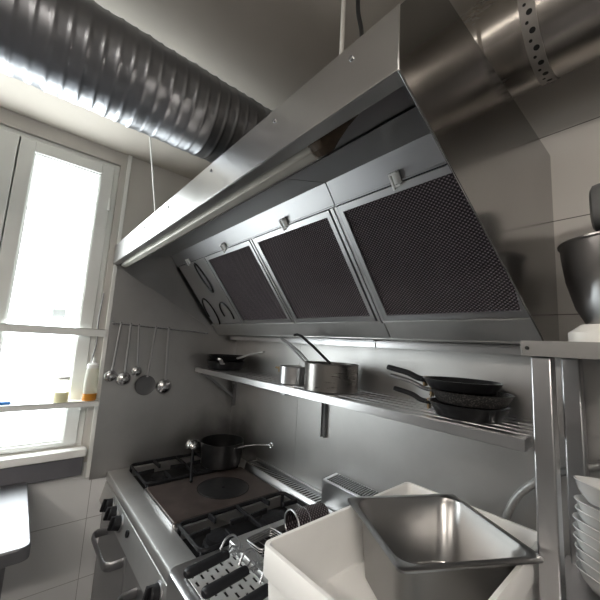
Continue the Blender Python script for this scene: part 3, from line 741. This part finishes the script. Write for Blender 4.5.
# ------------------------------------------------------------------ worktop carrying the white boxes
wt = thing('work_counter', 'steel counter below the white boxes, beside the fryer', 'counter', (1.70, -.4, 0))
bm = BM(); box(bm, (FX1+.005, -.80, .855), (2.75, -.012, .895)); obj('top', bm, M['steel'], wt, .004)
bm = BM(); box(bm, (FX1+.01, -.76, 0), (2.74, -.02, .855)); obj('cabinet', bm, M['steel_dull'], wt, .003)
def dough_box(loc, rz, label):
    t = thing('storage_box', label, 'box', loc, rz, 'white plastic boxes')
    W, D, H = .405, .625, .160
    bm = BM()
    lo = [rr(W-.034, D-.034, .018, 0, 6), rr(W-.028, D-.028, .020, .004, 6), rr(W-.018, D-.018, .020, H-.062, 6), rr(W-.002, D-.002, .022, H-.062, 6), rr(W, D, .022, H-.059, 6), rr(W, D, .022, H-.003, 6), rr(W-.003, D-.003, .020, H, 6),
          rr(W-.021, D-.021, .015, H, 6), rr(W-.024, D-.024, .014, H-.003, 6), rr(W-.034, D-.034, .014, .010, 6), rr(W-.045, D-.045, .010, .005, 6)]
    loft(bm, lo); obj('shell', bm, M['crate'], t, local=True, angle=30)
    for x, y in [(k*(W/2-.0055), y) for k in (-1, 1) for y in (-.2, -.05, .1, .25)] + [(x, k*(D/2-.0055)) for k in (-1, 1) for x in (-.1, .1)]:
        dx, dy = (.0042, .004) if abs(y) < .27 else (.004, .0042)
        bm = BM(); box(bm, (x-dx, y-dy, .10), (x+dx, y+dy, H-.063)); obj('rib', bm, M['crate'], t, .001, local=True)
    return t
BXC = (1.722, -.452)
bx = dough_box((*BXC, .8955), math.radians(2), 'lower white plastic box, underneath the open one')
dup(bx, (*BXC, .8955+.1605), math.radians(0.5), 'upper open white plastic box holding the deep steel pan')

# deep gastronorm pan standing in the upper box
gn = thing('gastronorm_pan', 'deep rectangular stainless steel pan standing in the white box', 'pan', (1.736, -.387, 1.0615), math.radians(-29.5))
W, D, H = .320, .350, .176
bm = BM()
lo = [rr(W-.085, D-.085, .04, 0, 8), rr(W-.068, D-.068, .05, .006, 8), rr(W-.044, D-.044, .052, H-.02, 8), rr(W-.034, D-.034, .05, H-.014, 8), rr(W-.030, D-.030, .045, H-.0045, 8), rr(W-.004, D-.004, .016, H-.0045, 8), rr(W, D, .017, H-.0065, 8), rr(W+.001, D+.001, .018, H-.002, 8), rr(W-.006, D-.006, .016, H+.001, 8),
      rr(W-.030, D-.030, .042, H, 8), rr(W-.035, D-.035, .042, H-.004, 8), rr(W-.0375, D-.0375, .045, H-.014, 8), rr(W-.048, D-.048, .05, H-.021, 8), rr(W-.070, D-.070, .05, .012, 8), rr(W-.080, D-.080, .045, .004, 8), rr(W-.10, D-.10, .035, .002, 8)]
loft(bm, lo); obj('shell', bm, M['steel_pan'], gn, local=True, angle=50)

# ------------------------------------------------------------------ wall shelf with pans
SZ = 1.480
sh = thing('wall_shelf', 'long slatted steel wall shelf below the hood', 'shelf', (.97, -.15, SZ))
bm = BM(); box(bm, (.016, -.312, SZ-.030), (1.925, -.306, SZ)); box(bm, (.016, -.306, SZ-.030), (1.925, -.285, SZ-.027)); box(bm, (.016, -.300, SZ-.004), (1.925, -.268, SZ)); obj('front_rail', bm, M['steel'], sh, .001)
bm = BM(); box(bm, (.016, -.030, SZ-.028), (1.925, -.007, SZ)); obj('back_rail', bm, M['steel'], sh, .001)
for x in (.016, 1.915):
    bm = BM(); box(bm, (x, -.306, SZ-.028), (x+.010, -.03, SZ-.003)); obj('end_rail', bm, M['steel'], sh, .001)
for y in (-.232, -.180, -.128, -.076):
    bm = BM(); box(bm, (.018, y-.0135, SZ-.014), (1.922, y+.0135, SZ)); obj('slat', bm, M['steel'], sh, .003)
for x in (.05, .965):
    bm = BM(); box(bm, (x-.012, -.012, 1.215), (x+.012, -.007, SZ-.028)); box(bm, (x-.012, -.026, 1.215), (x-.009, -.012, SZ-.028)); box(bm, (x+.009, -.026, 1.215), (x+.012, -.012, SZ-.028))
    box(bm, (x-.012, -.29, SZ-.044), (x+.012, -.01, SZ-.028)); 
    if x < .5: beam(bm, (x, -.014, 1.27), (x, -.255, SZ-.040), .018, .010, (1, 0, 0))
    obj('bracket', bm, M['steel_dull'], sh, .001)

def fry_pan(label, loc, rz, r, h, rb, mat, hmat, length, rise, plate=None, w=.011, th=.005, cat='frying pan', name='frying_pan', drop=.012, dip=0.):
    t = thing(name, label, cat, loc, rz)
    pan_parts(t, r, h, rb, mat); handle_bar(t, r, h, length, rise, hmat, w, th, drop, False, plate, dip=dip); return t
E0 = SZ+.0005
# window-end pair
fry_pan('lower black pan at the window end of the wall shelf', (.175, -.168, E0), math.radians(-38), .125, .055, .105, M['nonstick'], M['handle'], .12, .035, None, .012, .006)
fry_pan('upper black pan stacked at the window end of the wall shelf', (.165, -.155, E0+.057), math.radians(4), .128, .035, .108, M['nonstick'], M['handle'], .26, .055, None, .011, .006)
# small steel pot
t = thing('small_pot', 'small steel pot on the shelf, left of the saucepan', 'pot', (.925, -.20, E0), math.radians(205))
bm = BM(); lathe(bm, [(.066, 0), (.070, .004), (.070, .082), (.073, .085), (.068, .085), (.067, .006), (.06, .003)], n=40); obj('body', bm, M['steel'], t, local=True)
bm = BM(); obox(bm, (.075, 0, .064), (.004, 0, 0), (0, .013, 0), (0, 0, .013)); sweep(bm, [(.072, 0, .066), (.09, 0, .070), (.10, 0, .071)], .007, 12, rz=.005); obj('handle', bm, M['brass'], t, local=True)
# saucepan
sp = thing('saucepan', 'steel saucepan with a raised wire handle in the middle of the wall shelf', 'saucepan', (1.165, -.185, E0), math.radians(186))
bm = BM(); r, h = .117, .118; lathe(bm, [(r*.96, 0), (r, .005), (r, h-.004), (r+.003, h), (r-.002, h), (r-.003, .008), (r*.9, .004)], n=56); obj('body', bm, M['pot'], sp, local=True)
bm = BM()
for s in (-1, 1): sweep(bm, smooth_path([(r-.002, s*.010, h-.030), (r+.025, s*.014, h-.012), (r+.11, s*.014, h+.045), (r+.20, s*.008, h+.090), (r+.225, 0, h+.103)], 6), .006, 8)
hd = obj('handle', bm, M['steel_dull'], sp, local=True)
bm = BM(); obox(bm, (r+.002, 0, h-.030), (.003, 0, 0), (0, .018, 0), (0, 0, .016)); obj('bracket', bm, M['steel_bright'], hd, .002, local=True)
# black-handled spoon leaning in the saucepan
t = thing('cooking_spoon', 'black handled utensil standing up out of the saucepan', 'spoon', (1.165, -.185, E0+.006))
bm = BM(); P = [(1.20, -.165, 1.53), (1.155, -.19, 1.600), (1.08, -.225, 1.668), (1.025, -.25, 1.712), (1.005, -.257, 1.7175), (.99, -.262, 1.714)]
sweep(bm, P, [.008, .012, .012, .016, .016, .010], 10, rz=.006); obj('handle', bm, M['plastic_black'], t)
bm = BM(); loft(bm, [[(1.205+q*.75+.030*k*math.cos(2*PI*i/20), -.160+.022*k*math.sin(2*PI*i/20), 1.528-q) for i in range(20)] for k, q in ((.3, -.006), (1, .0), (1, .004), (.8, .016), (.3, .022))]); obj('bowl', bm, M['steel_dull'], t)
# frying pans at the right end
fry_pan('bottom frying pan of the black stack at the right end of the wall shelf', (1.735, -.165, E0), math.radians(194), .112, .040, .092, M['nonstick'], M['plastic_black'], .12, .030, M['brass'], .015, .008)
fry_pan('speckled middle frying pan of the black stack at the right end of the shelf', (1.742, -.160, E0+.041), math.radians(189), .114, .036, .098, M['speckle'], M['steel_dull'], .15, .034, M['brass'], .012, .007)
fry_pan('topmost frying pan of the black stack at the right end of the shelf', (1.715, -.160, E0+.078), math.radians(185), .114, .030, .098, M['nonstick'], M['plastic_black'], .145, .030, M['brass'], .018, .010)

# ------------------------------------------------------------------ rack at the right, with mixer and dishes
rk = thing('storage_rack', 'open steel rack with square legs right of the hood', 'rack', (2.35, -.16, 0.895))
LX0, LX1 = 1.936, 2.72
for x, y0, y1 in ((LX0, -.287, -.245), (LX0+.017, -.070, -.028), (LX1, -.287, -.245), (LX1, -.070, -.028)):
    bm = BM(); box(bm, (x, y0, .8955), (x+.042, y1, 1.676)); obj('leg', bm, M['steel'], rk, .004)
bm = BM(); box(bm, (1.919, -.300, 1.676), (LX1+.06, -.294, 1.713)); box(bm, (1.919, -.300, 1.676), (1.925, -.200, 1.713)); box(bm, (1.945, -.294, 1.700), (LX1+.055, -.012, 1.7125)); obj('top_shelf', bm, M['rackbar'], rk, .001)
bm = BM(); cyl(bm, (1.934, -.3025, 1.695), (1.934, -.299, 1.695), .0045, 12); obj('screw_hole', bm, M['dark'], rk)
RSZ = 1.142
bm = BM(); box(bm, (LX0+.002, -.285, RSZ-.03), (LX1+.04, -.03, RSZ)); obj('middle_shelf', bm, M['steel_dull'], rk, .002)

# stand mixer on the rack
MXC = (2.100, -.165)
mx = thing('stand_mixer', 'grey stand mixer with a steel bowl on top of the rack', 'mixer', (*MXC, 1.713))
bm = BM(); loft(bm, [rr(.40, .20, .05, 1.7130, 8, (MXC[0]+.10, MXC[1])), rr(.40, .20, .05, 1.737, 8, (MXC[0]+.10, MXC[1])), rr(.365, .175, .05, 1.757, 8, (MXC[0]+.105, MXC[1]))]); obj('base', bm, M['mixer_white'], mx)
bm = BM(); lathe(bm, [(.062, 1.757), (.072, 1.762), (.090, 1.80), (.108, 1.87), (.114, 1.92), (.117, 1.957), (.121, 1.961), (.121, 1.965), (.115, 1.965), (.112, 1.92), (.105, 1.87), (.087, 1.80), (.065, 1.765)], (*MXC, 0), 56); obj('bowl', bm, M['steel'], mx)
bm = BM(); hx0 = MXC[0]-.045
secs = []
for x, k in ((hx0, .80), (hx0+.006, .95), (hx0+.025, 1.0), (hx0+.12, 1.0), (hx0+.24, .97), (hx0+.36, .92), (hx0+.375, .8)):
    secs.append([(x, MXC[1]+u*k, 2.055+v*k) for u, v, _ in rr(.13, .125, .045, 0, 6)])
loft(bm, secs); obj('head', bm, M['mixer_grey'], mx)
bm = BM(); cyl(bm, (MXC[0]-.0, MXC[1], 1.95), (MXC[0], MXC[1], 2.04), .022, 20); cyl(bm, (MXC[0], MXC[1], 1.985), (MXC[0], MXC[1], 2.035), .040, 24); obj('beater_shaft', bm, M['steel_dull'], mx)
bm = BM(); loft(bm, [rr(.10, .13, .03, z, 6, (MXC[0]+.235, MXC[1])) for z in (1.75, 2.07)]); obj('column', bm, M['mixer_grey'], mx)

# stack of white rectangular dishes
def dish(loc, label):
    t = obj('serving_dish', dish_bm(), M['porcelain'], None, angle=50); t.location = loc; tag(t, label, 'dish', 'stacked white dishes'); return t
def dish_bm():
    bm = BM(); W, D, H = .175, .125, .048
    loft(bm, [rr(W-.06, D-.06, .02, 0, 6), rr(W-.05, D-.05, .022, .003, 6), rr(W-.016, D-.016, .034, .026, 6), rr(W-.005, D-.005, .036, H-.004, 6), rr(W, D, .038, H-.002, 6), rr(W-.002, D-.002, .037, H, 6), rr(W-.010, D-.010, .033, H-.003, 6), rr(W-.024, D-.024, .03, .026, 6), rr(W-.056, D-.056, .02, .007, 6), rr(W-.07, D-.07, .016, .005, 6)])
    return bm
names = ['lowest', 'second from the bottom', 'third from the bottom', 'fourth from the bottom', 'fifth from the bottom', 'sixth from the bottom', 'seventh from the bottom', 'second from the top', 'topmost, its inside visible,']
names = ['lowest white rectangular dish of the stack on the rack'] + ['white rectangular dish, %s of the stack on the rack' % k for k in ('second from the bottom', 'third from the bottom', 'fourth from the bottom', 'fifth from the bottom', 'fourth from the top', 'third from the top', 'second from the top')] + ['topmost white rectangular dish of the stack, its inside visible']
d0 = None
for i, lab in enumerate(names):
    loc = (2.074+random.uniform(-.003, .003), -.165+random.uniform(-.003, .003), RSZ+.0005+.0215*i)
    if d0 is None: d0 = dish(loc, lab); d0.rotation_euler = (0, 0, -.6)
    else:
        d = d0.copy(); COL.objects.link(d); d.location = loc; d['label'] = lab; d.rotation_euler = (0, 0, -.6+random.uniform(-.015, .015))
d.rotation_euler = (math.radians(-7), math.radians(3), -.52); d.location.z += .016

# gas hose and valve on the wall
bm = BM(); sweep(bm, smooth_path([(1.775, -.045, .90), (1.775, -.045, 1.05), (1.79, -.045, 1.16), (1.825, -.045, 1.25), (1.88, -.045, 1.315), (1.93, -.018, 1.35), (2.04, -.018, 1.405)], 8), .011, 12)
tag(obj('gas_hose', bm, M['hose']), 'grey flexible hose curving up the wall behind the steel pan', 'hose')
vl = thing('wall_valve', 'white valve on the wall at the upper end of the grey hose', 'valve', (2.05, -.02, 1.42))
bm = BM(); cyl(bm, (2.05, -.006, 1.405), (2.05, -.05, 1.405), .016, 18); cyl(bm, (2.05, -.03, 1.38), (2.05, -.03, 1.44), .010, 14); obj('body', bm, M['white_trim'], vl)
bm = BM(); cyl(bm, (2.05, -.05, 1.425), (2.05, -.066, 1.425), .018, 20); obj('knob', bm, M['white_trim'], vl, .002)

# ------------------------------------------------------------------ ceiling lamps behind the camera
def lamp(x, y, lx, ly, s, lab):
    t = thing('ceiling_lamp', lab, 'lamp', (x, y, ZC))
    bm = BM(); box(bm, (x-lx/2-.02, y-ly/2-.02, ZC-.05), (x+lx/2+.02, y+ly/2+.02, ZC-.0005)); obj('housing', bm, M['white_trim'], t, .004)
    bm = BM(); box(bm, (x-lx/2, y-ly/2, ZC-.062), (x+lx/2, y+ly/2, ZC-.051)); obj('diffuser', bm, emit('lamp_diffuser', (1., .92, .83), s), t)
lamp(3.3, -2.2, .30, 1.2, 26., 'long ceiling lamp on the right half of the ceiling')
lamp(1.6, -2.8, 1.2, .30, 16., 'long ceiling lamp on the window half of the ceiling')

# daylight: bright overcast sky through the window
W = bpy.data.worlds.new('overcast'); S.world = W; W.use_nodes = True
bg = W.node_tree.nodes['Background']; bg.inputs[0].default_value = (.95, .975, 1, 1); bg.inputs[1].default_value = 7.4
pl = bpy.data.lights.new('window_daylight', 'AREA'); pl.shape = 'RECTANGLE'; pl.size = WY1-WY0; pl.size_y = WZ1-WZ0; pl.cycles.is_portal = True
po = bpy.data.objects.new('window_daylight', pl); COL.objects.link(po); po.location = (-.14, (WY0+WY1)/2, (WZ0+WZ1)/2); po.rotation_euler = (PI/2, 0, -PI/2)

# ------------------------------------------------------------------ camera
cd = bpy.data.cameras.new('camera'); co = bpy.data.objects.new('camera', cd); COL.objects.link(co); S.camera = co
cd.sensor_fit = 'HORIZONTAL'; cd.sensor_width = 36; cd.lens = 327.876/600*36; cd.clip_start = .02
yaw, pitch, roll = .8684, .1348, .0572
f = Vector((-math.sin(yaw)*math.cos(pitch), math.cos(yaw)*math.cos(pitch), math.sin(pitch)))
r = Vector((math.cos(yaw), math.sin(yaw), 0)); u = r.cross(f)
r2 = math.cos(roll)*r + math.sin(roll)*u; u2 = -math.sin(roll)*r + math.cos(roll)*u
mw = Matrix((r2, u2, -f)).transposed().to_4x4(); mw.translation = (2.1882, -1.2546, 1.6715); co.matrix_world = mw

S.view_settings.view_transform = 'Standard'; S.view_settings.look = 'None'; S.view_settings.gamma = 1; S.view_settings.exposure = .85
S.view_settings.use_curve_mapping = False
S.cycles.max_bounces = 10; S.cycles.diffuse_bounces = 5; S.cycles.glossy_bounces = 6; S.cycles.transparent_max_bounces = 12
S.cycles.use_denoising = True; S.cycles.sample_clamp_indirect = 8.
